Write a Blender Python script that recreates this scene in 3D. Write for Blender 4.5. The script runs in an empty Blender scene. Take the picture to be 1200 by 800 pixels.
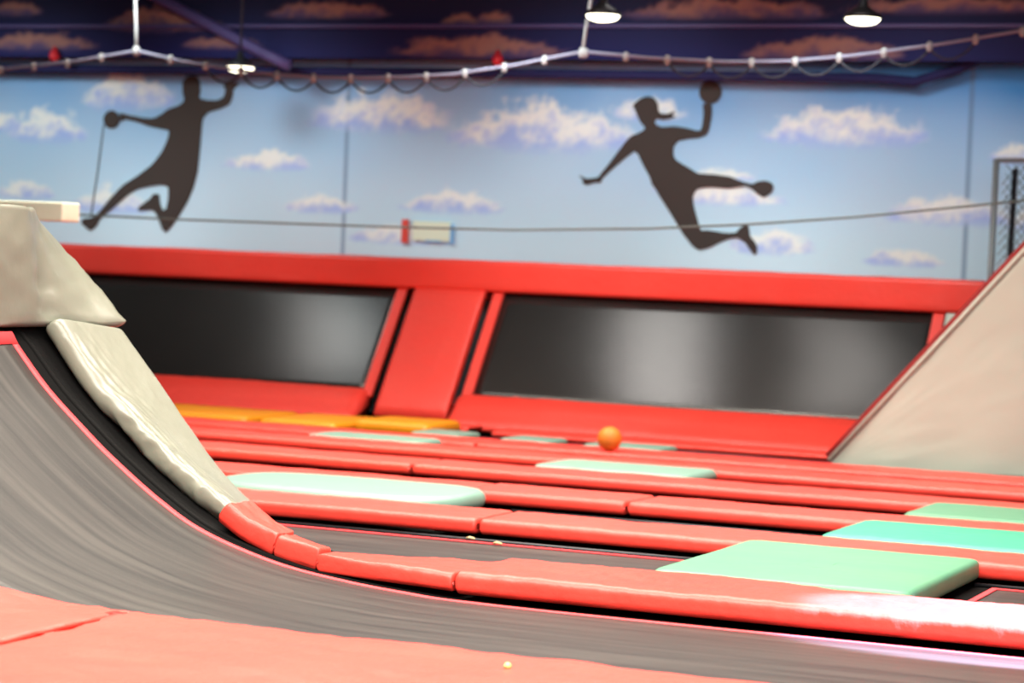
import bpy, bmesh, math, random
from mathutils import Vector, Matrix, noise
from math import sin, cos, pi, radians, sqrt, exp

SC = bpy.context.scene
COL = SC.collection

# ------------------------------------------------------------------ camera
YAW, PITCH, ROLL = radians(22.8), math.atan(95 * cos(radians(2.3)) / 2833.0), radians(2.3)
fwd = Vector((-sin(YAW) * cos(PITCH), cos(YAW) * cos(PITCH), -sin(PITCH)))
right0 = fwd.cross(Vector((0, 0, 1))).normalized()
up0 = right0.cross(fwd)
right = right0 * cos(ROLL) + up0 * sin(ROLL)
up = up0 * cos(ROLL) - right0 * sin(ROLL)
cam = bpy.data.cameras.new('camera')
cam.sensor_width = 36.0
cam.lens = 85.0
cam.clip_end = 200
cam.dof.use_dof = True
cam.dof.focus_distance = 11.3
cam.dof.aperture_fstop = 1.9
cam.dof.aperture_blades = 9
camo = bpy.data.objects.new('camera', cam)
M = Matrix((right, up, -fwd)).transposed().to_4x4()
M.translation = Vector((0, 0, 1.6))
camo.matrix_world = M
COL.objects.link(camo)
SC.camera = camo

# ------------------------------------------------------------------ exposure, world, lights
SC.view_settings.view_transform = 'Standard'
SC.view_settings.look = 'None'
SC.view_settings.gamma = 1.0
SC.view_settings.use_curve_mapping = False
SC.view_settings.exposure = 0.0

world = bpy.data.worlds.new('world')
SC.world = world
world.use_nodes = True
bg = world.node_tree.nodes['Background']
bg.inputs[0].default_value = (1.0, 0.9, 0.82, 1)
bg.inputs[1].default_value = 0.10

def area(name, loc, size, power, color, target=None, shape='RECTANGLE', size_y=None, spread=pi):
    l = bpy.data.lights.new(name, 'AREA')
    l.shape = shape; l.size = size
    if size_y: l.size_y = size_y
    l.energy = power; l.color = color; l.spread = spread
    o = bpy.data.objects.new(name, l)
    o.location = loc
    if target is not None:
        o.rotation_euler = (Vector(target) - Vector(loc)).to_track_quat('-Z', 'Y').to_euler()
    COL.objects.link(o)
    return o

def spot(name, loc, target, power, color, angle, blend=0.5, radius=0.1):
    l = bpy.data.lights.new(name, 'SPOT')
    l.energy = power; l.color = color; l.spot_size = radians(angle); l.spot_blend = blend
    l.shadow_soft_size = radius
    o = bpy.data.objects.new(name, l)
    o.location = loc
    o.rotation_euler = (Vector(target) - Vector(loc)).to_track_quat('-Z', 'Y').to_euler()
    COL.objects.link(o)
    return o

WARM = (1.0, 0.90, 0.78)
NEUT = (1.0, 0.95, 0.90)
# the hall's ceiling lights over the trampolines
area('hall_light_near', (-4.0, 7.5, 4.9), 7.0, 960, WARM, size_y=3.0, spread=radians(125))
area('hall_light_middle', (-5.5, 12.6, 4.9), 8.0, 740, WARM, size_y=3.0, spread=radians(125))
area('hall_light_far', (-7.5, 17.0, 4.9), 9.0, 480, WARM, size_y=2.0, spread=radians(110))
area('hall_light_front', (1.0, 1.5, 4.2), 6.0, 340, NEUT, target=(-5, 14, 0.0), size_y=2.0, spread=radians(100))
# high bay lamps above the wall trampolines
for x, p in ((-13.1, 9), (-8.9, 13), (-6.9, 6)):
    area('high_bay_light', (x, 19.75, 4.7), 0.9, p, NEUT, size_y=0.5, spread=radians(95))
# warm spotlight on the pads beyond the ramp
spot('warm_spotlight', (-9.0, 13.0, 4.9), (-8.2, 16.2, 0.1), 650, (1.0, 0.70, 0.20), 36, 0.9, 0.2)
# added spots without fixtures, unseen, lighting the mural below the bulkhead
for x, y, p, zt, a in ((-15.4, 18.6, 400, 1.9, 60), (-12.4, 19.6, 270, 1.5, 80), (-8.4, 18.6, 430, 1.8, 66), (-5.6, 18.6, 320, 1.8, 62)):
    spot('mural_fill_spot', (x, y, 4.25), (x, 23, zt), p * 1.4, (0.86, 1.0, 1.0), a, 0.9, 0.45)
# violet stage light standing off to the right, raking along the front pad row
spot('stage_light', (4.0, 10.7, 3.7), (-1.80, 10.60, 0.05), 100000, (0.60, 0.60, 1.0), 10.6, 0.25, 0.03)

# ------------------------------------------------------------------ materials
def mat(name, color, rough=0.5, spec=0.5, bump=0.0, bscale=(20, 20, 20), bdist=0.01, var=0.0,
        vscale=(3, 3, 3), var_color=None, sheen=0.0, metallic=0.0, coat=0.0, attr=None, detail=3.0, emit=0.0):
    m = bpy.data.materials.new(name)
    m.use_nodes = True
    nt = m.node_tree; N = nt.nodes; L = nt.links
    b = N['Principled BSDF']
    b.inputs['Base Color'].default_value = (*color, 1)
    b.inputs['Roughness'].default_value = rough
    b.inputs['Specular IOR Level'].default_value = spec
    b.inputs['Metallic'].default_value = metallic
    b.inputs['Coat Weight'].default_value = coat
    b.inputs['Coat Roughness'].default_value = 0.25
    if emit:
        b.inputs['Emission Color'].default_value = (*color, 1)
        b.inputs['Emission Strength'].default_value = emit
    tc = N.new('ShaderNodeTexCoord')
    out = None
    if attr:
        a = N.new('ShaderNodeAttribute'); a.attribute_name = attr
        out = a.outputs['Color']
    if var > 0:
        mp = N.new('ShaderNodeMapping'); mp.inputs['Scale'].default_value = vscale
        L.new(tc.outputs['Object'], mp.inputs['Vector'])
        n = N.new('ShaderNodeTexNoise'); n.inputs['Scale'].default_value = 1.0
        n.inputs['Detail'].default_value = detail
        L.new(mp.outputs[0], n.inputs['Vector'])
        r = N.new('ShaderNodeMapRange')
        r.inputs['From Min'].default_value = 0.35; r.inputs['From Max'].default_value = 0.7
        r.inputs['To Max'].default_value = var
        L.new(n.outputs['Fac'], r.inputs['Value'])
        mx = N.new('ShaderNodeMix'); mx.data_type = 'RGBA'
        L.new(r.outputs[0], mx.inputs['Factor'])
        if out: L.new(out, mx.inputs['A'])
        else: mx.inputs['A'].default_value = (*color, 1)
        mx.inputs['B'].default_value = (*(var_color or tuple(c * 0.6 for c in color)), 1)
        out = mx.outputs['Result']
    if out: L.new(out, b.inputs['Base Color'])
    if bump > 0:
        mp = N.new('ShaderNodeMapping'); mp.inputs['Scale'].default_value = bscale
        L.new(tc.outputs['Object'], mp.inputs['Vector'])
        n = N.new('ShaderNodeTexNoise'); n.inputs['Scale'].default_value = 1.0
        n.inputs['Detail'].default_value = 4
        L.new(mp.outputs[0], n.inputs['Vector'])
        bp = N.new('ShaderNodeBump'); bp.inputs['Strength'].default_value = bump
        bp.inputs['Distance'].default_value = bdist
        L.new(n.outputs['Fac'], bp.inputs['Height'])
        L.new(bp.outputs[0], b.inputs['Normal'])
    return m

RED = mat('red_vinyl', (0.82, 0.052, 0.036), 0.42, 0.45, bump=0.5, bscale=(13, 9, 13), bdist=0.012, var=0.3, vscale=(2, 5, 5), var_color=(0.78, 0.075, 0.05))
RED_DARK = mat('red_webbing', (0.85, 0.04, 0.05), 0.6)
GREY = mat('grey_vinyl', (0.200, 0.208, 0.165), 0.30, 0.5, bump=0.35, bscale=(9, 9, 9), bdist=0.012, var=0.25, vscale=(2, 2, 2), var_color=(0.18, 0.187, 0.152))
PANEL = mat('grey_panel_vinyl', (0.46, 0.52, 0.445), 0.5, 0.4, bump=0.25, bscale=(5, 5, 5), bdist=0.012)
MINT = mat('mint_vinyl', (0.095, 0.265, 0.160), 0.5, 0.4, bump=0.2, bscale=(5, 8, 8), var=0.4, vscale=(2, 4, 2), var_color=(0.125, 0.275, 0.160))
TURQ = mat('turquoise_vinyl', (0.040, 0.31, 0.20), 0.5, 0.5, bump=0.2, bscale=(5, 8, 8))
PALE = mat('pale_mint_vinyl', (0.165, 0.29, 0.235), 0.45, 0.5, bump=0.2, bscale=(5, 8, 8))
YELLOW = mat('yellow_vinyl', (0.75, 0.27, 0.005), 0.45, 0.5, bump=0.2, bscale=(5, 8, 8))
BED = mat('black_mesh_bed', (0.010, 0.0095, 0.009), 0.5, 0.4, bump=0.35, bscale=(120, 120, 120), bdist=0.002, var=0.9, vscale=(0.7, 14, 0.7), var_color=(0.046, 0.042, 0.037), detail=8)
WBED = mat('black_wall_bed', (0.016, 0.015, 0.014), 0.22, 0.6, bump=0.25, bscale=(90, 90, 90), bdist=0.002, var=0.5, vscale=(1.2, 1.2, 1.2), var_color=(0.024, 0.022, 0.02))
RED_SHADED = mat('shaded_red_vinyl', (0.22, 0.012, 0.012), 0.6, 0.3)  # red vinyl with the shade of the away-facing ramp edge put into it
BLACK = mat('black_webbing', (0.004, 0.004, 0.004), 0.9, 0.1, bump=0.3, bscale=(60, 60, 60))
FRAME = mat('dark_steel', (0.03, 0.03, 0.035), 0.4, 0.5, metallic=0.6)
MURAL = mat('mural_paint', (0.4, 0.6, 0.85), 0.75, 0.2, attr='paint', bump=0.15, bscale=(30, 30, 30))
NAVY = mat('navy_paint', (0.03, 0.02, 0.12), 0.7, 0.2, attr='paint')
BEAM = mat('violet_paint', (0.07, 0.05, 0.17), 0.6)
DUCTM = mat('dark_violet_metal', (0.022, 0.022, 0.085), 0.8, 0.15)
SIL = mat('dark_brown_vinyl', (0.055, 0.042, 0.037), 0.75, 0.2)
WHITE = mat('white_webbing', (0.30, 0.28, 0.28), 0.6)
ROPEM = mat('lilac_rope', (0.19, 0.175, 0.24), 0.7)
CORD = mat('black_cord', (0.02, 0.02, 0.03), 0.7)
GREYROPE = mat('grey_green_rope', (0.12, 0.15, 0.14), 0.7)
CREAM = mat('cream_vinyl', (0.80, 0.85, 0.66), 0.5)
ORANGE = mat('orange_rubber', (0.62, 0.16, 0.01), 0.6, bump=0.3, bscale=(60, 60, 60))
GLOW = mat('lamp_glow', (1.0, 0.96, 0.72), 0.5, emit=5)
REDFIT = mat('red_plastic', (0.55, 0.01, 0.02), 0.5)
SIGNRED = mat('sign_red', (0.75, 0.06, 0.04), 0.6)
SIGNBLUE = mat('sign_blue', (0.20, 0.45, 0.75), 0.6)
CEIL = mat('ceiling_paint', (0.03, 0.025, 0.07), 0.8)
FLOORM = mat('dark_floor', (0.02, 0.02, 0.02), 0.8)
PLAST = mat('grey_plaster', (0.35, 0.36, 0.40), 0.8)
STEEL = mat('galvanised_steel', (0.22, 0.23, 0.24), 0.5, metallic=0.3)
CRUMB = mat('yellow_foam', (0.85, 0.65, 0.20), 0.7)
STRAW = mat('straw', (0.65, 0.50, 0.25), 0.7)

# ------------------------------------------------------------------ mesh helpers
def tag(o, label=None, cat=None, group=None, kind=None):
    if label: o['label'] = label
    if cat: o['category'] = cat
    if group: o['group'] = group
    if kind: o['kind'] = kind
    return o

def obj(name, verts, faces, m, parent=None, smooth=True):
    me = bpy.data.meshes.new(name)
    me.from_pydata([tuple(v) for v in verts], [], faces)
    me.materials.append(m)
    me.update()
    bm = bmesh.new(); bm.from_mesh(me)
    bmesh.ops.recalc_face_normals(bm, faces=bm.faces)
    bm.to_mesh(me); bm.free()
    if smooth:
        for p in me.polygons: p.use_smooth = True
    o = bpy.data.objects.new(name, me)
    COL.objects.link(o)
    if parent:
        o.parent = parent
        o.matrix_parent_inverse = Matrix.Translation(-parent.location)
    return o

def empty(name, loc=(0, 0, 0)):
    o = bpy.data.objects.new(name, None)
    o.location = loc; o.empty_display_size = 0.1
    COL.objects.link(o)
    return o

class MB:
    def __init__(s): s.v = []; s.f = []
    def add(s, v, f):
        b = len(s.v); s.v += [Vector(a) for a in v]; s.f += [tuple(i + b for i in t) for t in f]
        return s
    def box(s, x0, x1, y0, y1, z0, z1):
        v = [(x, y, z) for z in (z0, z1) for y in (y0, y1) for x in (x0, x1)]
        return s.add(v, [(0, 2, 3, 1), (4, 5, 7, 6), (0, 1, 5, 4), (2, 6, 7, 3), (0, 4, 6, 2), (1, 3, 7, 5)])
    def tube(s, pts, r, n=8):
        pts = [Vector(p) for p in pts]; rings = []
        for i, p in enumerate(pts):
            t = (pts[min(i + 1, len(pts) - 1)] - pts[max(i - 1, 0)]).normalized()
            a = t.cross(Vector((0, 0, 1)) if abs(t.z) < 0.9 else Vector((1, 0, 0))).normalized(); b = t.cross(a)
            rings.append([p + (a * cos(2 * pi * k / n) + b * sin(2 * pi * k / n)) * r for k in range(n)])
        return s.loft(rings)
    def loft(s, rings, cap=True):
        n = len(rings[0]); v = [p for r in rings for p in r]; f = []
        for i in range(len(rings) - 1):
            for k in range(n):
                f.append((i * n + k, i * n + (k + 1) % n, (i + 1) * n + (k + 1) % n, (i + 1) * n + k))
        if cap:
            f.append(tuple(reversed(range(n)))); f.append(tuple((len(rings) - 1) * n + k for k in range(n)))
        return s.add(v, f)
    def lathe(s, prof, c, n=24):
        c = Vector(c); rings = []
        for r, z in prof:
            rings.append([c + Vector((r * cos(2 * pi * k / n), r * sin(2 * pi * k / n), z)) for k in range(n)])
        return s.loft(rings)
    def build(s, name, m, parent=None, smooth=True, bevel=0.0):
        o = obj(name, s.v, s.f, m, parent, smooth)
        if bevel:
            md = o.modifiers.new('bevel', 'BEVEL'); md.width = bevel; md.segments = 3; md.limit_method = 'ANGLE'
        return o

def fold(u, v, seed):
    """vinyl cover: soft billows with sharp creases"""
    a = noise.noise(Vector((u * 2.2 + seed, v * 2.2, seed * 1.7)))
    b = noise.noise(Vector((u * 5 + v * 4 + seed * 3, v * 6 - u * 2, seed)))
    c = noise.noise(Vector((u * 11 + v * 9, v * 9, seed + 5)))
    return 0.5 * a + 0.55 * (0.35 - abs(b)) + 0.25 * (0.25 - abs(c))

def rring(du, dv, r, n=7, fine=0.045):
    """rounded rectangle 0..du x 0..dv as (u, v, nu, nv), with points along the sides"""
    r = min(r, du * 0.49, dv * 0.49); P = []
    def arc(cx, cy, a0):
        for k in range(n):
            a = a0 + (pi / 2) * k / (n - 1)
            P.append((cx + r * cos(a), cy + r * sin(a), cos(a), sin(a)))
    def side(p, q, nn, m):
        for k in range(1, m):
            t = k / m
            P.append((p[0] + (q[0] - p[0]) * t, p[1] + (q[1] - p[1]) * t, nn[0], nn[1]))
    mu = max(3, int(du / fine)); mv = max(2, int(dv / 0.03))
    arc(du - r, dv - r, 0); side((du - r, dv), (r, dv), (0, 1), mu)
    arc(r, dv - r, pi / 2); side((0, dv - r), (0, r), (-1, 0), mv)
    arc(r, r, pi); side((r, 0), (du - r, 0), (0, -1), mu)
    arc(du - r, r, 1.5 * pi); side((du, r), (du, dv - r), (1, 0), mv)
    return P

def resample(path, step):
    out = [path[0]]
    for a, b in zip(path, path[1:]):
        d = sqrt(sum((p - q) ** 2 for p, q in zip(a, b))); m = max(1, int(round(d / step)))
        for k in range(1, m + 1):
            t = k / m; out.append(tuple(p + (q - p) * t for p, q in zip(a, b)))
    return out

def smooth_path(path, it=2):
    """Catmull-Rom curve through the points"""
    n = 4 * it; out = []
    for i in range(len(path) - 1):
        p0, p1, p2, p3 = path[max(0, i - 1)], path[i], path[i + 1], path[min(len(path) - 1, i + 2)]
        for k in range(n):
            t = k / n
            out.append(tuple(0.5 * (2 * b + (c - a) * t + (2 * a - 5 * b + 4 * c - d) * t * t + (3 * b - a - 3 * c + d) * t ** 3) for a, b, c, d in zip(p0, p1, p2, p3)))
    return out + [path[-1]]

def pad(name, near, far, y0, y1, thick, m, seed=0, amp=0.007, r=0.035, step=0.05, parent=None, lift=0.0, pleat=0.0, taper=(1, 1), fine=0.045):
    """padded cover swept along a path in x,z; near = path of its underside at y0, far = at y1"""
    near = resample(near, step); n = len(near)
    far = resample(far, step) if far else None
    def samp(P, t):
        f = t * (len(P) - 1); i = min(int(f), len(P) - 2); w = f - i
        return Vector([a + (b - a) * w for a, b in zip(P[i], P[i + 1])])
    L = sum(sqrt((a[0] - b[0]) ** 2 + (a[1] - b[1]) ** 2) for a, b in zip(near, near[1:]))
    # extra stations near both ends round the corners off
    ts = [0.0]; e = r / L
    re = min(r, 0.022); e = re / L
    ends = [e * (1 - cos(k * pi / 10)) for k in range(1, 6)]
    ts += ends
    k = max(3, int(L / step))
    ts += [e + (1 - 2 * e) * i / k for i in range(1, k)]
    ts += [1 - t for t in reversed(ends)] + [1.0]
    rings = []; base = rring(y1 - y0, thick, r, 7, fine)
    for t in ts:
        tp = taper[0] + (taper[1] - taper[0]) * t
        d = min(t, 1 - t) * L
        ins = re - sqrt(max(0.0, re * re - (re - min(d, re)) ** 2))
        ins *= 0.9
        ring = []
        a = samp(near, t); b = samp(far, t) if far else a
        a2 = samp(near, min(1, t + .01)); a1 = samp(near, max(0, t - .01))
        tn = (a2 - a1).normalized(); nn = Vector((-tn[1], tn[0]))
        if nn[1] < 0: nn = -nn
        cu, cv = (y1 - y0) / 2, thick / 2
        for (u, v, nu, nv) in base:
            w = u / (y1 - y0)
            uu = u + (ins if u < cu else -ins) * (1 if abs(u - cu) > cu - r - 1e-4 else 0)
            vv = v + (ins if v < cv else -ins)
            p = a.lerp(b, w)
            off = amp * fold(t * L + seed * 7.3, u, seed) if v > cv * 0.3 else 0
            if pleat:
                q = t * L + w * 0.55 + 0.05 * noise.noise(Vector((t * L * 3, w * 3, 2)))
                k1 = noise.noise(Vector((q * 4.0, w * 9.0 - t * L * 2.2, seed)))
                k2 = noise.noise(Vector((q * 7.0 + 3, w * 17.0 - t * L * 5, seed + 9)))
                amt = max(0.0, min(1.0, 1.1 - w * 2.0)) * min(1.0, 0.25 + t * 1.5)
                off += pleat * amt * ((0.30 - abs(k1)) * 1.4 + (0.25 - abs(k2)) * 0.7)
            vv += off * nv * 1.2 + lift * max(0, nv) * sin(pi * w)
            uu += off * nu * 1.3
            ring.append(Vector((p[0] + nn[0] * vv, y0 + uu * tp, p[1] + nn[1] * vv)))
        rings.append(ring)
    return MB().loft(rings).build(name, m, parent)

def flat_pad(name, x0, x1, y0, y1, z0, z1, m, seed=0, amp=0.006, r=0.035, step=0.05, parent=None, lift=0.0):
    return pad(name, [(x0, z0), (x1, z0)], None, y0, y1, z1 - z0, m, seed, amp, r, step, parent, lift)

def painted_grid(name, x0, x1, z0, z1, y, nx, nz, m, fn, kind):
    """a wall face as a fine grid whose paint (sky and clouds) is stored per vertex"""
    vs = [(x0 + (x1 - x0) * i / nx, y, z0 + (z1 - z0) * j / nz) for j in range(nz + 1) for i in range(nx + 1)]
    fs = [(j * (nx + 1) + i, j * (nx + 1) + i + 1, (j + 1) * (nx + 1) + i + 1, (j + 1) * (nx + 1) + i) for j in range(nz) for i in range(nx)]
    n0 = len(vs)
    t = 0.15
    vs += [(x0, y + t, z0), (x1, y + t, z0), (x1, y + t, z1), (x0, y + t, z1)]
    fs += [(n0 + 3, n0 + 2, n0 + 1, n0)]
    me = bpy.data.meshes.new(name); me.from_pydata(vs, [], fs); me.materials.append(m)
    at = me.color_attributes.new('paint', 'FLOAT_COLOR', 'POINT')
    for i, v in enumerate(vs): at.data[i].color = (*fn(v[0], v[2]), 1)
    o = bpy.data.objects.new(name, me); COL.objects.link(o)
    o['kind'] = kind
    return o

# ------------------------------------------------------------------ the room
def lerp3(a, b, t): return tuple(p + (q - p) * t for p, q in zip(a, b))
def clouds(x, z, base, LIST, light, shade):
    c = base
    for k, (cx, cz, w, h) in enumerate(LIST):
        dx, dz = (x - cx) / w, (z - cz) / h
        if abs(dx) > 1.5 or abs(dz) > 1.9: continue
        n = noise.noise(Vector((x * 4.5 + k, z * 6, k * 3.1))) * 0.55 + noise.noise(Vector((x * 11, z * 13, k))) * 0.35 + noise.noise(Vector((x * 25, z * 27, k))) * 0.18
        # flat base, heaped top
        top = (1 - dx * dx) * (0.75 + 0.35 * noise.noise(Vector((x * 5.5, k * 2.0, 0))))
        e = (top - dz) if dz > -0.55 else (top - dz) - 3.2 * (-0.55 - dz)
        a = max(0.0, min(1.0, (e * 0.9 + n * 0.8 + 0.05) * 2.6)) * max(0.0, min(1.0, (1.25 - abs(dx)) * 4))
        if dz < -0.2: a *= max(0.0, min(1.0, (dz + 1.15) * 1.6))
        s = max(0.0, min(1.0, (-dz * 1.1 + 0.12 + n * 1.5)))
        c = lerp3(c, lerp3(light, shade, s), a * 0.92)
    return c
WALL_CLOUDS = [(-15.43, 2.92, 0.47, 0.23), (-16.17, 2.96, 0.35, 0.16), (-14.39, 3.31, 0.54, 0.25), (-12.61, 2.58, 0.47, 0.13),
 (-11.26, 3.12, 0.73, 0.25), (-9.39, 3.01, 0.97, 0.31), (-8.26, 3.2, 0.35, 0.16), (-10.41, 2.2, 0.52, 0.15), (-11.95, 2.12, 0.4, 0.11),
 (-10.98, 1.84, 0.52, 0.13), (-6.25, 3.06, 0.73, 0.25), (-7.49, 2.55, 0.33, 0.1), (-7.43, 2.34, 0.54, 0.12), (-6.93, 1.89, 0.39, 0.15),
 (-5.16, 2.26, 0.55, 0.17), (-5.58, 1.79, 0.36, 0.11), (-4.56, 2.82, 0.22, 0.13), (-14.56, 2.1, 0.45, 0.18), (-15.68, 2.18, 0.35, 0.12),
 (-8.06, 2.43, 0.12, 0.09), (-4.3, 2.2, 0.3, 0.15), (-2.9, 2.6, 0.6, 0.2)]
BULK_CLOUDS = [(-15.47, 4.15, 0.29, 0.1), (-15.18, 3.79, 0.68, 0.12), (-13.61, 4.03, 0.64, 0.16), (-11.63, 4.12, 0.62, 0.11), (-9.92, 3.75, 0.84, 0.14), (-10.12, 4.03, 0.2, 0.08), (-9.75, 4.03, 0.17, 0.08), (-7.32, 4.12, 0.92, 0.13), (-6.32, 3.74, 0.72, 0.15), (-5.16, 4.15, 0.88, 0.1), (-12.88, 3.78, 0.42, 0.08)]
def mural(x, z):
    t = max(0.0, min(1.0, (z - 1.7) / 1.7))
    side = max(0.0, min(1.0, (x + 9.5) / 4.0))
    low = (0.60, 0.80, 0.90); high = (0.085, 0.30, 0.66)
    c = lerp3(low, high, t ** 1.25 * (0.78 + 0.25 * side))
    n = noise.noise(Vector((x * 0.8, z * 1.2, 9))) + 0.3
    c = lerp3(c, (0.66, 0.80, 0.90), max(0, n) * 0.35)
    if abs(x + 11.66) < 0.018 or abs(x + 5.02) < 0.02: c = lerp3(c, (0.12, 0.2, 0.35), 0.6)
    return clouds(x, z, c, WALL_CLOUDS, (0.88, 0.90, 0.86), (0.38, 0.50, 0.86))
def dim_sky(x, z):  # bulkhead sky: the dim light up there is darkened into the paint
    c = lerp3((0.012, 0.013, 0.09), (0.012, 0.013, 0.045), (z - 3.57) / 0.6 if z < 4.17 else 1)
    return clouds(x, z, c, BULK_CLOUDS, (0.33, 0.16, 0.13), (0.09, 0.06, 0.14))
painted_grid('wall_back', -19.0, -1.0, -0.2, 5.2, 23.0, 720, 216, MURAL, mural, 'structure')
painted_grid('trim_1', -19.0, -1.0, 3.615, 5.2, 22.4, 600, 60, NAVY, dim_sky, 'structure')      # painted bulkhead hanging in front of the wall
MB().box(-19, -1, 22.34, 22.4, 3.925, 3.96).build('trim_2', BEAM, smooth=False)['kind'] = 'structure'
MB().box(-19, -1, 22.55, 23.0, 4.3, 4.35).build('trim_3', NAVY, smooth=False)['kind'] = 'structure'
MB().box(-19.0, 8.0, -4.0, 23.1, 5.2, 5.3).build('ceiling', CEIL, smooth=False)['kind'] = 'structure'
MB().box(-19.0, 8.0, -4.0, 23.1, -0.9, -0.8).build('floor', FLOORM, smooth=False)['kind'] = 'structure'
MB().box(-19.1, -19.0, -4.0, 23.1, -0.9, 5.2).build('wall_left', PLAST, smooth=False)['kind'] = 'structure'

# ------------------------------------------------------------------ silhouettes stuck on the mural
def plate(name, outline, y, t, m, parent=None):
    n = len(outline)
    v = [(x, y, z) for x, z in outline] + [(x, y + t, z) for x, z in outline]
    f = [tuple(range(n)), tuple(reversed(range(n, 2 * n)))] + [(k, (k + 1) % n, n + (k + 1) % n, n + k) for k in range(n)]
    return obj(name, v, f, m, parent, smooth=False)
def disc_outline(c, r, n=28): return [(c[0] + r * cos(2 * pi * k / n), c[1] + r * sin(2 * pi * k / n)) for k in range(n)]
def rounded(P):
    out = []
    for i, p in enumerate(P):
        a, b = P[i - 1], P[(i + 1) % len(P)]
        out += [tuple(u * .85 + v * .15 for u, v in zip(p, a)), tuple(u * .85 + v * .15 for u, v in zip(p, b))]
    return out
FEM=[(-7.615, 3.242), (-7.606, 3.154), (-7.613, 3.072), (-7.628, 2.978), (-7.655, 2.924), (-7.723, 2.895), (-7.846, 2.883), (-7.956, 2.858), (-7.995, 2.796), (-7.992, 2.714), (-7.96, 2.668), (-7.833, 2.6), (-7.719, 2.539), (-7.559, 2.536), (-7.387, 2.517), (-7.251, 2.467), (-7.153, 2.446), (-7.094, 2.475), (-7.022, 2.486), (-6.961, 2.469), (-6.935, 2.433), (-6.949, 2.372), (-7.026, 2.317), (-7.088, 2.35), (-7.163, 2.406), (-7.225, 2.428), (-7.333, 2.409), (-7.406, 2.398), (-7.566, 2.408), (-7.676, 2.4), (-7.737, 2.38), (-7.77, 2.309), (-7.754, 2.215), (-7.717, 2.099), (-7.669, 1.972), (-7.608, 1.979), (-7.546, 1.976), (-7.411, 1.957), (-7.301, 1.961), (-7.266, 2.001), (-7.208, 2.05), (-7.171, 2.032), (-7.154, 1.93), (-7.111, 1.89), (-7.077, 1.836), (-7.077, 1.775), (-7.095, 1.747), (-7.135, 1.787), (-7.2, 1.871), (-7.275, 1.915), (-7.359, 1.905), (-7.455, 1.867), (-7.575, 1.804), (-7.672, 1.777), (-7.735, 1.806), (-7.852, 1.931), (-7.945, 2.069), (-8.012, 2.161), (-8.07, 2.242), (-8.131, 2.323), (-8.16, 2.374), (-8.202, 2.415), (-8.223, 2.485), (-8.284, 2.578), (-8.325, 2.644), (-8.366, 2.723), (-8.41, 2.751), (-8.483, 2.697), (-8.569, 2.624), (-8.666, 2.541), (-8.74, 2.468), (-8.758, 2.42), (-8.827, 2.423), (-8.91, 2.393), (-8.957, 2.42), (-8.943, 2.444), (-9.002, 2.496), (-8.913, 2.459), (-8.836, 2.466), (-8.786, 2.477), (-8.747, 2.525), (-8.682, 2.603), (-8.598, 2.719), (-8.515, 2.829), (-8.45, 2.901), (-8.368, 2.931), (-8.316, 2.96), (-8.3, 2.994), (-8.344, 3.026), (-8.383, 3.091), (-8.411, 3.155), (-8.443, 3.202), (-8.414, 3.242), (-8.351, 3.285), (-8.284, 3.305), (-8.221, 3.287), (-8.183, 3.235), (-8.169, 3.146), (-8.126, 3.128), (-8.059, 3.129), (-7.991, 3.16), (-8.028, 3.11), (-7.973, 3.102), (-8.057, 3.077), (-8.123, 3.067), (-8.186, 3.08), (-8.205, 3.052), (-8.184, 3.014), (-8.12, 2.996), (-7.984, 3.008), (-7.859, 2.991), (-7.759, 2.965), (-7.71, 2.97), (-7.694, 3.036), (-7.688, 3.129), (-7.703, 3.241)]
FB=[(-7.628, 3.352)]
MALE=[(-14.474, 3.056), (-14.35, 3.029), (-14.171, 3.004), (-14.035, 2.999), (-13.941, 3.04), (-13.849, 3.106), (-13.716, 3.143), (-13.651, 3.197), (-13.679, 3.295), (-13.679, 3.406), (-13.635, 3.453), (-13.569, 3.472), (-13.501, 3.454), (-13.47, 3.401), (-13.46, 3.308), (-13.473, 3.227), (-13.371, 3.205), (-13.238, 3.206), (-13.16, 3.242), (-13.142, 3.323), (-13.179, 3.369), (-13.127, 3.402), (-12.982, 3.403), (-13.007, 3.366), (-13.053, 3.328), (-13.055, 3.255), (-13.091, 3.162), (-13.208, 3.114), (-13.352, 3.078), (-13.421, 3.007), (-13.431, 2.856), (-13.44, 2.671), (-13.45, 2.531), (-13.461, 2.415), (-13.505, 2.251), (-13.566, 2.11), (-13.655, 1.967), (-13.731, 1.86), (-13.796, 1.788), (-13.835, 1.756), (-13.877, 1.792), (-13.922, 1.889), (-13.96, 1.958), (-13.994, 1.995), (-14.075, 1.995), (-14.198, 1.979), (-14.172, 2.034), (-14.093, 2.083), (-14.032, 2.125), (-14.006, 2.173), (-13.933, 2.17), (-13.921, 2.076), (-13.885, 1.996), (-13.837, 2.009), (-13.818, 2.079), (-13.811, 2.173), (-13.82, 2.262), (-13.924, 2.275), (-14.059, 2.256), (-14.221, 2.219), (-14.328, 2.159), (-14.448, 2.062), (-14.582, 1.959), (-14.689, 1.866), (-14.733, 1.789), (-14.803, 1.739), (-14.917, 1.816), (-14.908, 1.869), (-14.787, 1.886), (-14.692, 1.949), (-14.56, 2.101), (-14.401, 2.256), (-14.2, 2.374), (-14.028, 2.495), (-13.911, 2.638), (-13.842, 2.78), (-13.829, 2.873), (-13.922, 2.886), (-14.085, 2.911), (-14.251, 2.96), (-14.403, 2.986), (-14.456, 2.957)]
MB_=[(-14.573, 2.979)]

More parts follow.
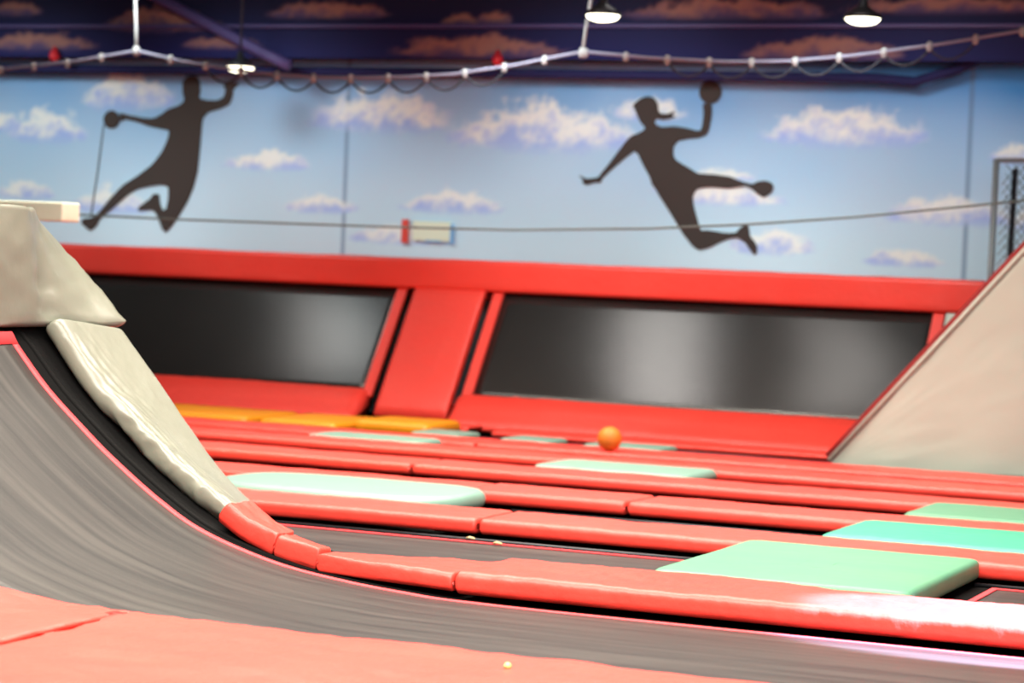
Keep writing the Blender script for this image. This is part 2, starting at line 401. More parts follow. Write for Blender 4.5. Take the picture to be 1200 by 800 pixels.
t = empty('wall_silhouette', (-7.8, 22.985, 1.7))
tag(t, 'dark silhouette of a leaping woman with a ponytail raising a ball, on the sky mural', 'wall decal')
plate('figure', rounded(FEM), 22.975, 0.02, SIL, t)
plate('ball', disc_outline(FB[0], 0.115), 22.970, 0.02, SIL, t)
t = empty('wall_silhouette', (-13.7, 22.985, 1.7))
tag(t, 'dark silhouette of a leaping man swinging a ball out behind him, on the sky mural', 'wall decal')
plate('figure', rounded(MALE), 22.975, 0.02, SIL, t)
plate('ball', disc_outline(MB_[0], 0.10), 22.970, 0.02, SIL, t)

t = empty('wall_sign', (-10.6, 22.97, 1.74))
tag(t, 'small cream notice with a red strip, on the mural above the red rail', 'sign')
MB().box(-10.83, -10.40, 22.96, 22.98, 1.77, 1.97).build('board', CREAM, t, smooth=False)
MB().box(-10.40, -10.36, 22.955, 22.98, 1.74, 1.95).build('edge', SIGNBLUE, t, smooth=False)
MB().box(-10.68, -10.50, 22.955, 22.96, 1.755, 1.775).build('edge', SIGNBLUE, t, smooth=False)
MB().box(-10.955, -10.885, 22.95, 22.98, 1.74, 1.985).build('strip', SIGNRED, t, smooth=False)

# duct, brace and fittings under the bulkhead
d = MB().tube([(-19, 22.7, 3.52), (-9.67, 22.7, 3.50), (-5.88, 22.7, 3.48), (-5.5, 22.7, 3.45), (-5.1, 22.7, 3.57), (-4.76, 22.7, 3.74), (-4.0, 22.7, 4.0)], 0.048, 12).build('duct', DUCTM)
tag(d, 'dark violet duct along the top of the mural, bending up at its right end', 'duct')
d = MB().tube([(-14.63, 22.25, 4.69), (-13.54, 22.25, 4.21), (-12.26, 22.25, 3.64), (-11.97, 22.25, 3.52)], 0.06, 12).build('roof_brace', BEAM)
tag(d, 'violet grey diagonal brace in front of the painted bulkhead, above the first hanging lamp', 'brace')
for x, z, lab in ((-14.92, 3.62, 'small red fitting under the bulkhead, left of the first white strap'), (-9.67, 3.60, 'small red fitting under the bulkhead, between the two white straps')):
    o = MB().lathe([(0.001, -.06), (.045, -.05), (.06, 0), (.045, .05), (.02, .07), (.02, .10)], (x, 22.34, z), 16).build('red_fitting', REDFIT)
    tag(o, lab, 'fitting', 'red fittings under the bulkhead')

# pendant lamps
def pendant(x, y, z, lab, power):
    t = empty('pendant_lamp', (x, y, z))
    tag(t, lab, 'lamp', 'bright hanging lamps')
    MB().lathe([(.158, 0.0), (.145, .03), (.08, .07), (.04, .10), (.03, .16), (.001, .17)], (x, y, z), 32).build('lamp_shade', FRAME, t)
    MB().lathe([(.001, -.055), (.06, -.052), (.105, -.040), (.135, -.018), (.142, 0.0), (.138, .012), (.001, .013)], (x, y, z), 32).build('bulb', GLOW, t)
    MB().tube([(x, y, z + .2), (x, y, 5.2)], 0.012).build('cord', CORD, t)
    l = bpy.data.lights.new('pendant_light', 'SPOT'); l.energy = power; l.color = (1, .93, .8); l.spot_size = radians(172); l.spot_blend = 1; l.shadow_soft_size = .12
    lo = bpy.data.objects.new('pendant_light', l); lo.location = (0, 0, -.03); lo.parent = t; COL.objects.link(lo)
pendant(-12.28, 21.75, 3.46, 'bright disc lamp hanging lowest, just above the leaping man silhouette', 40)
pendant(-7.28, 19.0, 3.68, 'bright disc lamp at the top of the frame beside the second white strap', 260)
pendant(-5.05, 19.0, 3.65, 'bright disc lamp at the top right, furthest right of the three', 260)

# ------------------------------------------------------------------ net rope with clips, straps, low rope
ry = 20.0
RP = [(-16.5, 3.25), (-15.3, 3.20), (-13.98, 3.275), (-13.2, 3.345), (-12.43, 3.46), (-11.9, 3.36), (-11.12, 3.262), (-10.5, 3.225), (-10.05, 3.222), (-9.55, 3.232), (-9.08, 3.262), (-8.5, 3.345), (-7.84, 3.47), (-7.2, 3.415), (-6.51, 3.385), (-5.95, 3.395), (-5.38, 3.445), (-4.6, 3.55), (-3.95, 3.66), (-3.0, 3.86)]
t = empty('net_rope', (-8, ry, 3.4))
tag(t, 'pale sagging rope with white clips, hung from the two white straps across the mural', 'rope')
rp = resample(RP, 0.08)
MB().tube([(x, ry, z) for x, z in rp], 0.015, 8).build('rope', ROPEM, t)
def zrope(x):
    for a, b in zip(RP, RP[1:]):
        if a[0] <= x <= b[0]: return a[1] + (b[1] - a[1]) * (x - a[0]) / (b[0] - a[0])
cx = -15.9; clip0 = None; xs = []
while cx < -3.2:
    xs.append(cx); cx += 0.385
for i, x in enumerate(xs):
    z = zrope(x)
    if clip0 is None:
        clip0 = MB().lathe([(.001, -.05), (.02, -.045), (.028, -.02), (.03, .01), (.02, .035), (.001, .04)], (0, 0, 0), 10).build('clip', WHITE)
        c = clip0
    else:
        c = clip0.copy(); COL.objects.link(c)
    c.parent = t; c.location = (x + 8, 0, z - 3.4 - .005)
for a, b in zip(xs, xs[1:]):
    if -12 < a < -8.6 or -7.2 < a < -4.5:
        P = []
        for k in range(9):
            u = k / 8; x = a + (b - a) * u
            P.append((x, ry + .01, zrope(x) - 0.03 - 0.11 * (1 - (2 * u - 1) ** 2)))
        MB().tube(P, 0.010, 6).build('net_loop', CORD, t)
for x, xt, lab in ((-12.43, -12.46, 'white strap holding the net rope, left of the leaping man silhouette'), (-7.84, -7.78, 'white strap hanging from the ceiling to the net rope beside the middle lamp')):
    t = empty('hanging_strap', (x, ry, 3.46)); tag(t, lab, 'strap', 'white straps holding the net rope')
    MB().tube([(x, ry, 3.46), (x * .7 + xt * .3, ry, 3.65), (xt, ry, 3.95), (xt + (xt - x) * 2, ry, 5.2)], 0.016, 8).build('strap', WHITE, t)
    MB().lathe([(.001, -.05), (.035, -.04), (.04, 0), (.03, .04), (.001, .05)], (x, ry, 3.46), 12).build('buckle', WHITE, t)
LR = [(-17.5, 2.1), (-15.2, 1.93), (-13.24, 1.875), (-12, 1.862), (-10.7, 1.86), (-9.6, 1.862), (-8.45, 1.872), (-7.15, 1.925), (-6.2, 1.995), (-5.32, 2.08), (-3.89, 2.26), (-2.5, 2.5)]
o = MB().tube([(x, ry, z) for x, z in resample(LR, .2)], 0.010, 8).build('low_rope', GREYROPE)
tag(o, 'thin grey green rope stretched low across the mural above the red rail', 'rope')
o = MB().tube([(-12.78, 20.02, 2.75), (-12.83, 20.02, 2.3), (-12.89, 20.02, 1.87)], 0.008, 6).build('thin_rope', CORD)
tag(o, 'thin dark cord dangling left of the leaping man silhouette', 'cord')

# cage at the far right
t = empty('mesh_cage', (-4.4, 21.5, 1.0)); tag(t, 'dark wire mesh cage with steel posts behind the grey triangular panel', 'cage')
MB().tube([(-4.45, 21.5, 0.0), (-4.44, 21.5, 2.67)], 0.028, 8).build('post', STEEL, t)
MB().tube([(-4.36, 21.8, 0.0), (-4.33, 21.8, 2.6)], 0.026, 8).build('post', FRAME, t)
MB().tube([(-2.4, 21.8, 0.0), (-2.4, 21.8, 2.6)], 0.026, 8).build('post', FRAME, t)
MB().tube([(-4.44, 21.5, 2.66), (-2.4, 21.5, 2.69)], 0.022, 8).build('rail', STEEL, t)
w = MB()
for k in range(-14, 42):
    for s in (1, -1):
        xa = -4.4 + k * 0.07
        P = []
        for q in range(0, 28):
            z = 0.2 + q * 0.09; x = xa + s * (z - 1.2) * 0.8
            if -4.4 <= x <= -2.4: P.append((x, 21.5, z))
        if len(P) > 1: w.tube([P[0], P[-1]], 0.0035, 4)
w.build('wire_mesh', FRAME, t)

# ------------------------------------------------------------------ slanted wall trampolines against the mural
YB, ZB, YT, ZT = 21.0, 0.24, 21.72, 1.27     # bed bottom and top
def onbed(x, u, off=0.0):
    dy, dz = YT - YB, ZT - ZB; l = sqrt(dy * dy + dz * dz)
    return Vector((x, YB + dy * u + off * -dz / l, ZB + dz * u + off * dy / l))
def wall_bed(x0, x1, lab, strip):
    t = empty('wall_trampoline', ((x0 + x1) / 2, YB, 0)); tag(t, lab, 'trampoline', 'slanted trampolines against the mural wall')
    nx, ny = max(4, int((x1 - x0) / .1)), 10
    v = [onbed(x0 + (x1 - x0) * i / nx, j / ny, -0.02 * sin(pi * j / ny) * sin(pi * i / nx)) for j in range(ny + 1) for i in range(nx + 1)]
    f = [(j * (nx + 1) + i, j * (nx + 1) + i + 1, (j + 1) * (nx + 1) + i + 1, (j + 1) * (nx + 1) + i) for j in range(ny) for i in range(nx)]
    b = obj('bed', v, f, WBED, t); md = b.modifiers.new('thick', 'SOLIDIFY'); md.thickness = 0.01
    for s in strip:
        q = MB()
        q.loft([[onbed(s, u, .01), onbed(s + .1, u, .01), onbed(s + .1, u, .045), onbed(s, u, .045)] for u in (-.02, 1.03)])
        q.build('edge_strip', RED, t, smooth=False)
    fr = MB()
    fr.loft([[onbed(x, -.05, -.04), onbed(x, 1.05, -.04), onbed(x, 1.05, -.10), onbed(x, -.05, -.10)] for x in (x0 - .05, x1 + .05)])
    fr.build('frame', BLACK, t, smooth=False)
    return t
wall_bed(-16.8, -10.34, 'slanted black wall trampoline left of the red pillar pad, under the leaping man silhouette', (-10.36,))
wall_bed(-9.22, -4.95, 'slanted black wall trampoline right of the red pillar pad, under the leaping woman silhouette', (-9.32, -4.98))
# pillar pad between them
def slant_pad(name, x0, x1, u0, u1, off, th, m, seed, amp=.008):
    n = 14; rings = []
    nx = max(4, int((x1 - x0) / .06))
    base = rring(x1 - x0, th, .03)
    for k in range(n + 1):
        u = u0 + (u1 - u0) * k / n
        ring = []
        ins = .02 if k in (0, n) else 0
        for (a, b, na, nb) in base:
            b2 = th / 2 + (b - th / 2) * (.6 if k in (0, n) else 1)
            w = amp * fold(a * 1.2, u * 1.5, seed) * (1 if b > th / 2 else 0)
            ring.append(onbed(x0 + a, u, off + b2 + w))
        rings.append(ring)
    return MB().loft(rings).build(name, m)
o = slant_pad('pillar_pad', -10.16, -9.40, -.20, 1.02, .0, .09, RED, 3)
tag(o, 'slanted red pillar pad between the two black wall trampolines', 'pad')
MB().box(-10.26, -9.32, 21.1, 21.15, 0.0, 0.2).build('base_strip', BLACK, o, smooth=False)
o = flat_pad('top_rail_pad', -17.5, -4.52, 21.62, 22.1, 1.285, 1.585, RED, 4, amp=.014, r=.04, step=.08)
tag(o, 'long red padded rail along the top of both wall trampolines, below the mural', 'pad')
o = MB().box(-17.5, -4.6, 22.1, 23.0, 1.2, 1.3).build('ledge', RED, smooth=False)
tag(o, 'red ledge between the padded top rail and the mural wall', 'ledge')
# skirt pads at the foot
def skirt(x0, x1, seed, lab, kick=0.0):
    n = max(6, int((x1 - x0) / .06)); rings = []
    for i in range(n + 1):
        x = x0 + (x1 - x0) * i / n
        w = fold(x * .8, 0.3, seed) * .05
        e = .04 if i in (0, n) else 0
        k = kick * max(0, (i / n - .45)) ** 1.2
        prof = [(21.0, .31 - e), (20.92, .31 - e + w * .6), (20.80 - k * .6, .19 - e + w * .5), (20.68 - k, .10 - e + .4 * w), (20.58 - k * 1.5 + w, .03), (20.6 - k * 1.5, .0), (20.9, .0), (21.05, .15)]
        rings.append([Vector((x, y, z)) for y, z in prof])
    o = MB().loft(rings).build('skirt_pad', RED); tag(o, lab, 'pad', 'red skirt pads below the wall trampolines')
skirt(-16.8, -10.30, 5, 'red sloping skirt pad below the left wall trampoline, ending at the red pillar pad')
skirt(-9.33, -4.9, 6, 'red sloping skirt pad below the right wall trampoline, behind the orange ball', .35)
# corner infill
o = MB().add([(-4.86, 21.65, 1.28), (-4.52, 21.65, 1.28), (-4.52, 21.1, .1), (-4.86, 21.1, .1), (-4.86, 21.8, 1.28), (-4.52, 21.8, 1.28), (-4.52, 21.4, .1), (-4.86, 21.4, .1)],
    [(0, 1, 2, 3), (7, 6, 5, 4), (0, 4, 5, 1), (1, 5, 6, 2), (2, 6, 7, 3), (3, 7, 4, 0)]).build('corner_panel', PANEL, smooth=False)
tag(o, 'small pale grey corner panel between the right wall trampoline and the grey triangle', 'panel')

# ------------------------------------------------------------------ grey triangular end panel, right
t = empty('slanted_ramp', (-4.2, 19.6, 0)); tag(t, 'large grey triangular end panel of the slanted ramp at the right, with a red edge', 'ramp')
nst = 36; V = []; F = []
def tri_pt(a, b):   # a along the slope, b down to the base
    x = -5.20 + 3.4 * a; zt = 0.06 + 3.98 * a * 1.0
    z = zt * (1 - b) + .02 * b
    w = .02 * fold(x * .8, z * .9, 8) + .012 * sin(9 * (x - z * .2)) * max(0, 1 - z * 1.3)
    return Vector((x, 19.2 - w, z))
for j in range(nst + 1):
    for i in range(nst + 1):
        V.append(tri_pt(i / nst, j / nst))
n1 = len(V)
for j in range(nst + 1):
    for i in range(nst + 1):
        p = tri_pt(i / nst, j / nst); V.append(Vector((p.x, 19.34, p.z)))
W = nst + 1
for j in range(nst):
    for i in range(nst):
        q = (j * W + i, j * W + i + 1, (j + 1) * W + i + 1, (j + 1) * W + i)
        F.append(q); F.append(tuple(n1 + k for k in reversed(q)))
for i in range(nst):
    F.append((i, n1 + i, n1 + i + 1, i + 1))
    F.append((nst * W + i, nst * W + i + 1, n1 + nst * W + i + 1, n1 + nst * W + i))
    F.append((i * W + nst, n1 + i * W + nst, n1 + (i + 1) * W + nst, (i + 1) * W + nst))
MB().add(V, F).build('end_panel', PANEL, t)
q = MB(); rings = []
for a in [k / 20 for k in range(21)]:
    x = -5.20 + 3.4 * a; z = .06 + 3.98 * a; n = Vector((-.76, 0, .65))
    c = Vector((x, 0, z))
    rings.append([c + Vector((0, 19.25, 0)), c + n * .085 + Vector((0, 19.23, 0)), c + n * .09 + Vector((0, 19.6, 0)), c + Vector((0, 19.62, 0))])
q.loft(rings).build('edge_pad', RED_SHADED, t)
MB().tube([(-5.22 + 3.4 * a, 19.2, .075 + 3.98 * a) for a in (0, .25, .5, .75, 1)], .02, 8).build('rim_highlight', PANEL, t)  # pale tube added to draw the highlight along the panel's rounded edge
q = MB(); q.loft([[Vector((-5.05 + 3.4 * a, y, .06 + 3.98 * a)) for y, _ in ((19.62, 0), (20.9, 0))] + [Vector((-5.0 + 3.4 * a, 20.9, .0 + 3.98 * a)), Vector((-5.0 + 3.4 * a, 19.62, .0 + 3.98 * a))] for a in (0, .5, 1)])
q.build('bed', WBED, t)

# ------------------------------------------------------------------ flat trampolines in rows
def tramp(x0, x1, y0, y1, lab, tape=True, z=0.0, group=None):
    t = empty('trampoline', ((x0 + x1) / 2, (y0 + y1) / 2, z)); tag(t, lab, 'trampoline', group)
    nx, ny = max(6, int((x1 - x0) / .12)), 14
    v = []; f = []
    for j in range(ny + 1):
        for i in range(nx + 1):
            a, b = i / nx, j / ny
            v.append((x0 + .12 + (x1 - x0 - .24) * a, y0 + .1 + (y1 - y0 - .3) * b, z - .015 * sin(pi * a) * sin(pi * b)))
    for j in range(ny):
        for i in range(nx):
            f.append((j * (nx + 1) + i, j * (nx + 1) + i + 1, (j + 1) * (nx + 1) + i + 1, (j + 1) * (nx + 1) + i))
    b = obj('bed', v, f, BED, t); md = b.modifiers.new('thick', 'SOLIDIFY'); md.thickness = 0.008; md.offset = -1
    a0, a1, b0, b1 = x0 + .12, x1 - .12, y0 + .1, y1 - .2
    k = MB(); w = .035; h0, h1 = z + .001, z + .006
    k.box(a0, a1, b0, b0 + w, h0, h1).box(a0, a1, b1 - w, b1, h0, h1).box(a0, a0 + w, b0 + w, b1 - w, h0, h1).box(a1 - w, a1, b0 + w, b1 - w, h0, h1)
    k.build('edge_tape', RED_DARK, t, smooth=False)
    k = MB(); k.box(x0, a0, y0, y1, z - .03, z - .015).box(a1, x1, y0, y1, z - .03, z - .015).box(a0, a1, y0, b0, z - .03, z - .015).box(a0, a1, b1, y1 + .1, z - .03, z - .015)
    k.build('spring_band', BLACK, t, smooth=False)
    k = MB().tube([(x0, y1 - .06, z - .005), (x1, y1 - .06, z - .005)], .012, 6); k.build('frame', FRAME, t)
    return t
# front edges of the pad rows
A, B, C, D, E, Fr = 10.40, 12.70, 14.33, 15.83, 17.2, 18.3
Ab, Bb, Cb, Db, Eb, Fb = 11.08, 13.28, 14.92, 16.40, 17.72, 18.86
G = 20.5
tramp(-7.1, -3.70, Ab - .1, B, 'black trampoline between the front pad row and the second, left of the pale green mat')
tramp(-2.62, 0.6, Ab - .2, B, 'black trampoline at the lower right corner beyond the pale green mat')
tramp(-5.95, -3.75, Bb - .2, C, 'black trampoline right of the round-cornered pale mat, ending at the turquoise mat')
tramp(-11.5, -3.65, Cb - .2, D, 'long black trampoline between the third and fourth pad rows')
tramp(-12.5, -6.75, Db - .2, E, 'black trampoline between the fourth and fifth pad rows, left of the pale far mat')
tramp(-5.45, -0.8, Db - .2, E, 'black trampoline between the fourth and fifth pad rows, right of the pale far mat')
tramp(-13, -9.35, Eb - .2, Fr, 'black trampoline between the fifth and sixth pad rows, at the left')
tramp(-8.2, -1.5, Eb - .2, Fr, 'black trampoline between the fifth and sixth pad rows, in front of the orange ball')
tramp(-8.9, -5.1, Fb - .2, 20.0, 'black trampoline behind the orange ball, in front of the skirt pad')

def mat_pad(x0, x1, y0, y1, z0, z1, m, seed, lab, shear=0.0, r=.05, cr=.12, group=None):
    """landing mat: flat slab with rounded corners in plan and rolled edges"""
    P = []
    for (cx, cy, a0) in ((x1 - cr, y1 - cr, 0), (x0 + cr, y1 - cr, pi / 2), (x0 + cr, y0 + cr, pi), (x1 - cr, y0 + cr, 1.5 * pi)):
        for k in range(8):
            a = a0 + pi / 2 * k / 7; P.append((cx + cr * cos(a), cy + cr * sin(a)))
    # densify
    P2 = []
    for a, b in zip(P, P[1:] + P[:1]):
        d = sqrt((a[0] - b[0]) ** 2 + (a[1] - b[1]) ** 2); k = max(1, int(d / .12))
        for q in range(k): P2.append((a[0] + (b[0] - a[0]) * q / k, a[1] + (b[1] - a[1]) * q / k))
    cx, cy = (x0 + x1) / 2, (y0 + y1) / 2; hx, hy = (x1 - x0) / 2, (y1 - y0) / 2
    rings = []; th = z1 - z0; r = min(r, th * .45)
    def ring(ins, z, wob):
        R = []
        for (x, y) in P2:
            sx = max(0.0, 1 - ins / hx); sy = max(0.0, 1 - ins / hy)
            xx = cx + (x - cx) * sx; yy = cy + (y - cy) * sy
            R.append(Vector((xx + shear * (yy - y0), yy, z + (.006 * fold(xx, yy, seed) if wob else 0))))
        return R
    for k in range(5):
        a = pi / 2 * k / 4; rings.append(ring(r * (1 - sin(a)), z0 + r * (1 - cos(a)), 0))
    for k in range(5):
        a = pi / 2 * k / 4; rings.append(ring(r * (1 - cos(a)), z1 - r * (1 - sin(a)), k > 2))
    for k in range(1, 8): rings.append(ring(r + (min(hx, hy) - r) * k / 8, z1 + .008 * sin(pi / 2 * k / 8), 1))
    o = MB().loft(rings).build('landing_mat', m); tag(o, lab, 'mat', group or 'landing mats between the trampolines')
    return o
MG = 'green landing mats'
mat_pad(-3.88, -2.60, 11.08, 12.69, .02, .13, MINT, 1, 'pale green landing mat behind the front red pad, nearest of the green mats', cr=.06, r=.03)
mat_pad(-3.66, -2.2, 13.29, 14.32, .02, .125, TURQ, 2, 'bright turquoise landing mat at the right edge, between the second and third pad rows', cr=.06)
mat_pad(-3.58, -2.2, 14.93, 15.82, .02, .12, MINT, 3, 'green landing mat at the right edge, furthest back of the three on the right', cr=.06)
mat_pad(-7.75, -6.03, 13.29, 14.32, .02, .135, PALE, 4, 'very pale mint round-cornered mat right beside the grey ramp end', cr=.38)
mat_pad(-6.72, -5.50, 16.41, 17.19, .02, .11, PALE, 5, 'pale mint landing mat in the middle distance, in front of the orange ball', cr=.10)
mat_pad(-9.3, -8.25, 17.74, 18.29, .02, .10, PALE, 6, 'faint pale mat far back, in front of the yellow mats', cr=.1)
for i, (x0, x1, y0, z1, lab) in enumerate(((-12.3, -10.62, 19.15, .095, 'yellow mat at the far left, disappearing behind the grey ramp'), (-10.5, -9.72, 19.15, .095, 'middle yellow mat in front of the left skirt pad'), (-9.70, -8.95, 19.45, .12, 'yellow mat at the foot of the red pillar pad'))):
    mat_pad(x0, x1, y0, 20.2, .0, z1, YELLOW, 10 + i, lab, cr=.06, group='yellow mats at the foot of the wall trampolines')

PG = 'pale mats near the orange ball'
mat_pad(-8.93, -8.45, 19.0, 19.5, .012, .08, PALE, 21, 'small pale grey mat far back, left of the orange ball and nearest the pillar pad', cr=.05, group=PG)
mat_pad(-8.08, -7.62, 19.0, 19.5, .012, .08, PALE, 22, 'small pale grey mat far back, just left of the orange ball', cr=.05, group=PG)
mat_pad(-7.32, -6.62, 19.0, 19.5, .012, .08, PALE, 23, 'small pale grey mat far back, just right of the orange ball', cr=.05, group=PG)

# red pad rows
RG = 'red pads between the trampolines'
def rp(x0, x1, y0, y1, z0, z1, seed, lab, step=.05, amp=.010, r=.035):
    o = flat_pad('red_pad', x0, x1, y0, y1, z0, z1, RED, seed, amp, r, step); tag(o, lab, 'pad', RG); return o
rp(-8.6, -5.52, B, Bb, .02, .11, 11, 'red pad of the second row, left of its joint, passing behind the grey ramp end')
rp(-5.50, -0.3, B, Bb, .02, .11, 12, 'long red pad of the second row, in front of the turquoise mat')
rp(-10.5, -6.34, C, Cb, .02, .10, 13, 'red pad of the third row, behind the round-cornered pale mat', .08)
rp(-6.32, -5.21, C, Cb, .02, .105, 14, 'short red pad of the third row, starting at the round-cornered pale mat')
rp(-5.19, -0.5, C, Cb, .02, .105, 15, 'long red pad of the third row, running right behind the turquoise mat', .06)
rp(-11.0, -7.42, D, Db, .02, .10, 16, 'red pad of the fourth row, left of its joint', .08)
rp(-7.40, -0.8, D, Db, .02, .10, 17, 'long red pad of the fourth row, in front of the middle distance pale mint mat', .08)
rp(-12.5, -0.9, E, Eb, .02, .095, 18, 'long red pad of the fifth row, behind the middle distance pale mint mat', .1)
rp(-12.8, -8.0, Fr, Fb, .01, .08, 19, 'far red pad of the sixth row, left of the orange ball', .12)
rp(-7.98, -1.5, Fr, Fb, .01, .08, 20, 'far red pad of the sixth row, carrying the orange ball', .12)
rp(-13.6, -8.9, 20.22, 20.56, .0, .06, 21, 'flat red strip at the foot of the left skirt pad', .12)
rp(-8.6, -5.2, 20.05, 20.55, .0, .05, 22, 'flat red strip at the foot of the right skirt pad', .12)
# red cross pads beside the far mats
rp(-12.9, -9.4, 18.9, 19.12, .01, .06, 23, 'thin red strip in front of the yellow mats', .12)

# orange ball on the far pad
t = empty('ball', (-6.95, 18.5, .08))
bm = bmesh.new(); bmesh.ops.create_uvsphere(bm, u_segments=40, v_segments=24, radius=.10)
me = bpy.data.meshes.new('ball'); bm.to_mesh(me); bm.free(); me.materials.append(ORANGE)
for p in me.polygons: p.use_smooth = True
bpy.data.objects.remove(t)
o = bpy.data.objects.new('ball', me); o.location = (-6.84, 18.40, .184); COL.objects.link(o)
tag(o, 'small orange ball lying on the far red pads', 'ball')

# ------------------------------------------------------------------ front curved ramp, left
CURVE = [(-8.2, 2.20), (-7.55, 1.58), (-7.11, 1.16), (-7.02, 1.075), (-6.83, .87), (-6.62, .69), (-6.43, .54), (-6.15, .35), (-5.89, .215), (-5.5, .10), (-5.14, .045), (-4.8, .015), (-4.47, .0), (-3.4, -.005), (0.6, .0)]
bedp = [p for p in CURVE if p[0] >= -7.03]
bedp = smooth_path(bedp, 2)
t = empty('ramp_trampoline', (-4.5, 9.3, 0)); tag(t, 'curved black ramp trampoline sweeping up to the left in the foreground', 'trampoline')
bp = resample(bedp, .06); ny = 16; y0, y1 = 8.30, 10.245
V = [(x, y0 + (y1 - y0) * j / ny, z - .012 * sin(pi * j / ny)) for j in range(ny + 1) for (x, z) in bp]
n = len(bp); Fc = [(j * n + i, j * n + i + 1, (j + 1) * n + i + 1, (j + 1) * n + i) for j in range(ny) for i in range(n - 1)]
b = obj('bed', V, Fc, BED, t); md = b.modifiers.new('thick', 'SOLIDIFY'); md.thickness = .008
def ribbon(path, ya, yb, lift, th):
    path = resample(path, .06); rings = []
    for i, (x, z) in enumerate(path):
        a = path[max(0, i - 1)]; c = path[min(len(path) - 1, i + 1)]
        tn = Vector((c[0] - a[0], 0, c[1] - a[1])).normalized(); nn = Vector((-tn.z, 0, tn.x))
        if nn.z < 0: nn = -nn
        p = Vector((x, 0, z))
        rings.append([p + nn * lift + Vector((0, ya, 0)), p + nn * lift + Vector((0, yb, 0)), p + nn * (lift + th) + Vector((0, yb, 0)), p + nn * (lift + th) + Vector((0, ya, 0))])
    return MB().loft(rings)
ribbon(bedp, 10.215, 10.262, .004, .006).build('edge_tape', RED_DARK, t)
ribbon([(-7.06, 1.135), (-7.02, 1.075)], 8.3, 10.262, .006, .006).build('edge_tape', RED_DARK, t)
ribbon(smooth_path(CURVE[1:], 2), 10.262, 10.95, -.05, .03).build('spring_band', BLACK, t)
ribbon([(-7.55, 1.60), (-7.11, 1.17), (-7.05, 1.115)], 8.3, 10.262, -.03, .02).build('spring_band', BLACK, t)
ribbon(smooth_path(CURVE, 2), 10.40, 10.43, -.03, .02).build('frame', BLACK, t)
# grey strip pad on the ramp side
near = smooth_path([(-7.06, 1.15), (-6.79, .83), (-6.60, .69), (-6.37, .50), (-6.14, .345), (-5.95, .235)], 2)
far = smooth_path([(-6.99, 1.09), (-6.69, .76), (-6.42, .45), (-6.21, .25), (-5.83, -.02)], 2)
o = pad('ramp_edge_pad', near, far, 10.53, 11.08, .11, GREY, 31, amp=.005, r=.05, step=.014, pleat=.017, fine=.014)
tag(o, 'long grey creased vinyl pad sloping down the far side of the curved ramp', 'pad')
# grey coping pad above it
def prof(y):
    f = max(0.0, min(1.0, (y - 10.50) / .58))
    xt, zt, xb, zb = -7.09 - .43 * f, 1.775, -7.055 + .135 * f, 1.16
    if y < 10.5: xb = -7.055
    r = .028
    P = [(-8.4, 1.16), (-8.4, 1.775)]
    for k in range(1, 10): P.append((-8.4 + (xt - r + 8.4) * k / 10, zt))
    for k in range(6):
        a = pi / 2 * (1 - k / 5); P.append((xt - r + r * cos(a), zt - r + r * sin(a)))
    for k in range(1, 14):
        u = k / 14; P.append((xt + (xb - xt) * u + .02 * sin(pi * u), zt - r + (zb + 2 * r - zt) * u))
    for k in range(7):
        a = -pi / 2 * k / 6; P.append((xb - r + r * cos(a), zb + r + r * sin(a)))
    for k in range(1, 6): P.append((xb - r + (-8.4 - xb + r) * k / 6, zb))
    return P
rings = []; ys = [7.6 + .05 * k for k in range(70)] ; ys = [y for y in ys if y < 11.08] + [11.08]
ys = [7.6, 7.61, 7.63] + ys[1:] + [11.10]
for k, y in enumerate(ys):
    P = prof(y); R = []
    s = {0: .04, 1: .02, 2: .006}.get(k, 0); s = max(s, .02 if k == len(ys) - 1 else 0)
    for (x, z) in P:
        w = .050 * fold((y * .8 + (z - 1.4) * .5) , z * 1.1 - y * .3, 41) if x > -7.9 and z > 1.165 else 0
        w -= .035 * exp(-((y - 10.53 - .10 * (1.5 - z)) / .05) ** 2) if z > 1.2 and x > -7.7 else 0
        zz = z + (1.47 - z) * s; xx = x - s * .3
        R.append(Vector((xx + w, y, zz + w * .35)))
    rings.append(R)
o = MB().loft(rings).build('ramp_top_pad', GREY)
tag(o, 'bulky grey creased vinyl pad capping the top of the curved ramp at the left edge', 'pad')
MB().box(-8.4, -7.3, 8.3, 11.0, -.04, 1.15).build('support', BLACK, t, smooth=False)
# cream rail beyond the ramp
o = flat_pad('cream_rail', -12.6, -10.50, 15.9, 16.15, 1.76, 1.91, CREAM, 9, .003, .015, .1)
tag(o, 'cream padded rail ending in mid air behind the grey ramp top pad', 'rail')
t2 = MB().box(-12.6, -12.5, 15.95, 16.1, 0.0, 1.76).build('rail_post', CREAM, smooth=False)
tag(t2, 'post carrying the cream rail, left of the frame', 'post')

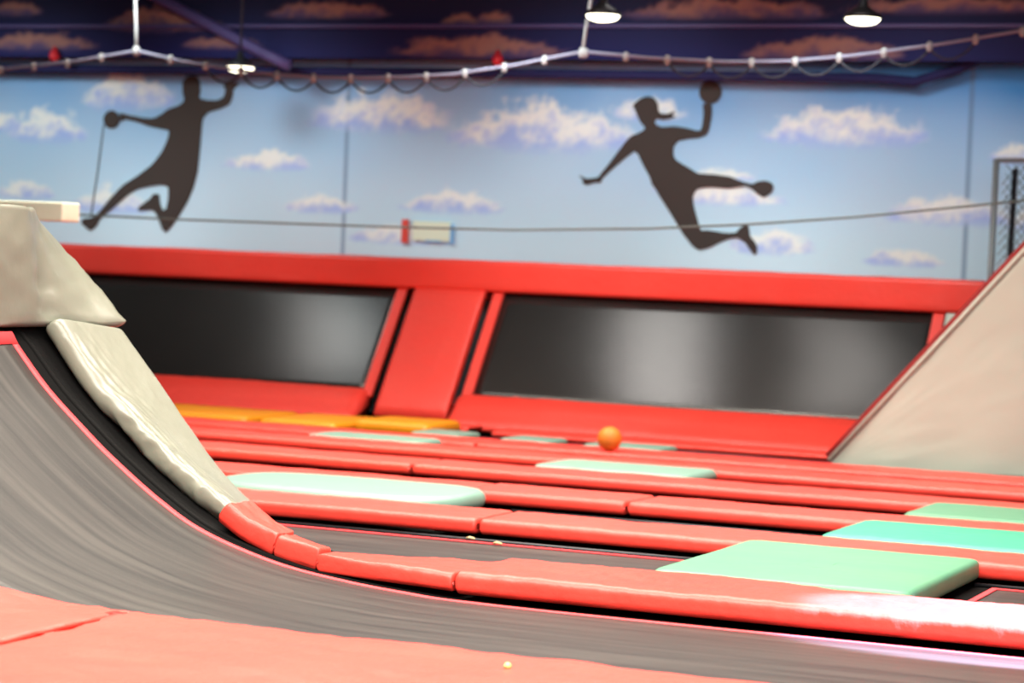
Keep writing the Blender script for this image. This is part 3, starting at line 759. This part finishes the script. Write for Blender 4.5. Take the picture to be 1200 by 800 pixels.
# front row pads following the curve
pa = smooth_path([(-5.93, .258), (-5.80, .180), (-5.70, .142), (-5.615, .113)], 2)
o = pad('red_pad', pa, None, 10.42, 10.98, .108, RED, 51, amp=.022, r=.05, step=.015, taper=(.48, .34)); tag(o, 'small bulging red pad touching the lower end of the grey ramp pad', 'pad', RG)
pa = smooth_path([(-5.605, .110), (-5.5, .088), (-5.365, .062)], 2)
o = pad('red_pad', pa, None, 10.42, 10.98, .098, RED, 54, amp=.020, r=.04, step=.015, taper=(.32, .24)); tag(o, 'small red pad, second from the lower end of the grey ramp pad', 'pad', RG)
pa = smooth_path([(-5.355, .060), (-5.07, .042), (-4.8, .03), (-4.63, .022)], 2)
o = pad('red_pad', pa, None, 10.40, 11.02, .088, RED, 52, amp=.013, r=.035, step=.02, taper=(.22, .95)); tag(o, 'red pad of the front row, just left of the long front pad', 'pad', RG)
o = flat_pad('red_pad', -4.61, 0.4, 10.38, 11.06, .015, .125, RED, 53, amp=.017, r=.04, step=.025); tag(o, 'long red pad of the front row, its right part whitened by violet light', 'pad', RG)

# near deck pad
nr = [(-7.0, .62), (-6.6, .36), (-6.2, .19), (-5.9, .10), (-5.5, .04), (-5.1, .02), (-4.5, .01), (0.6, .01)]
o = pad('foreground_pad', smooth_path(nr, 2), None, 6.2, 8.27, .13, RED, 61, amp=.020, r=.05, step=.06, lift=.0)
tag(o, 'wide soft red pad along the bottom edge of the picture, nearest the viewer', 'pad')
o = MB().lathe([(.001, -.01), (.012, -.008), (.015, 0), (.01, .008), (.001, .012)], (-3.30, 7.93, .155), 8).build('foam_crumb', CRUMB)
tag(o, 'tiny yellow foam crumb on the foreground red pad', 'crumb')
for x, y, lab in ((-5.49, 12.56, 'tiny straw coloured scrap under the joint of the second pad row'), (-5.27, 12.44, 'tiny straw coloured scrap on the red tape just right of the second row joint')):
    o = MB().tube([(x - .02, y, .012), (x, y - .01, .02), (x + .03, y, .012)], .007, 6).build('scrap', STRAW)
    tag(o, lab, 'scrap', 'scraps by the second pad row')
# concrete understructure so nothing hangs in the air
o = MB().box(-18.9, 1.0, 6.0, 22.9, -.8, -.05).build('floor_deck', BLACK, smooth=False); o['kind'] = 'structure'
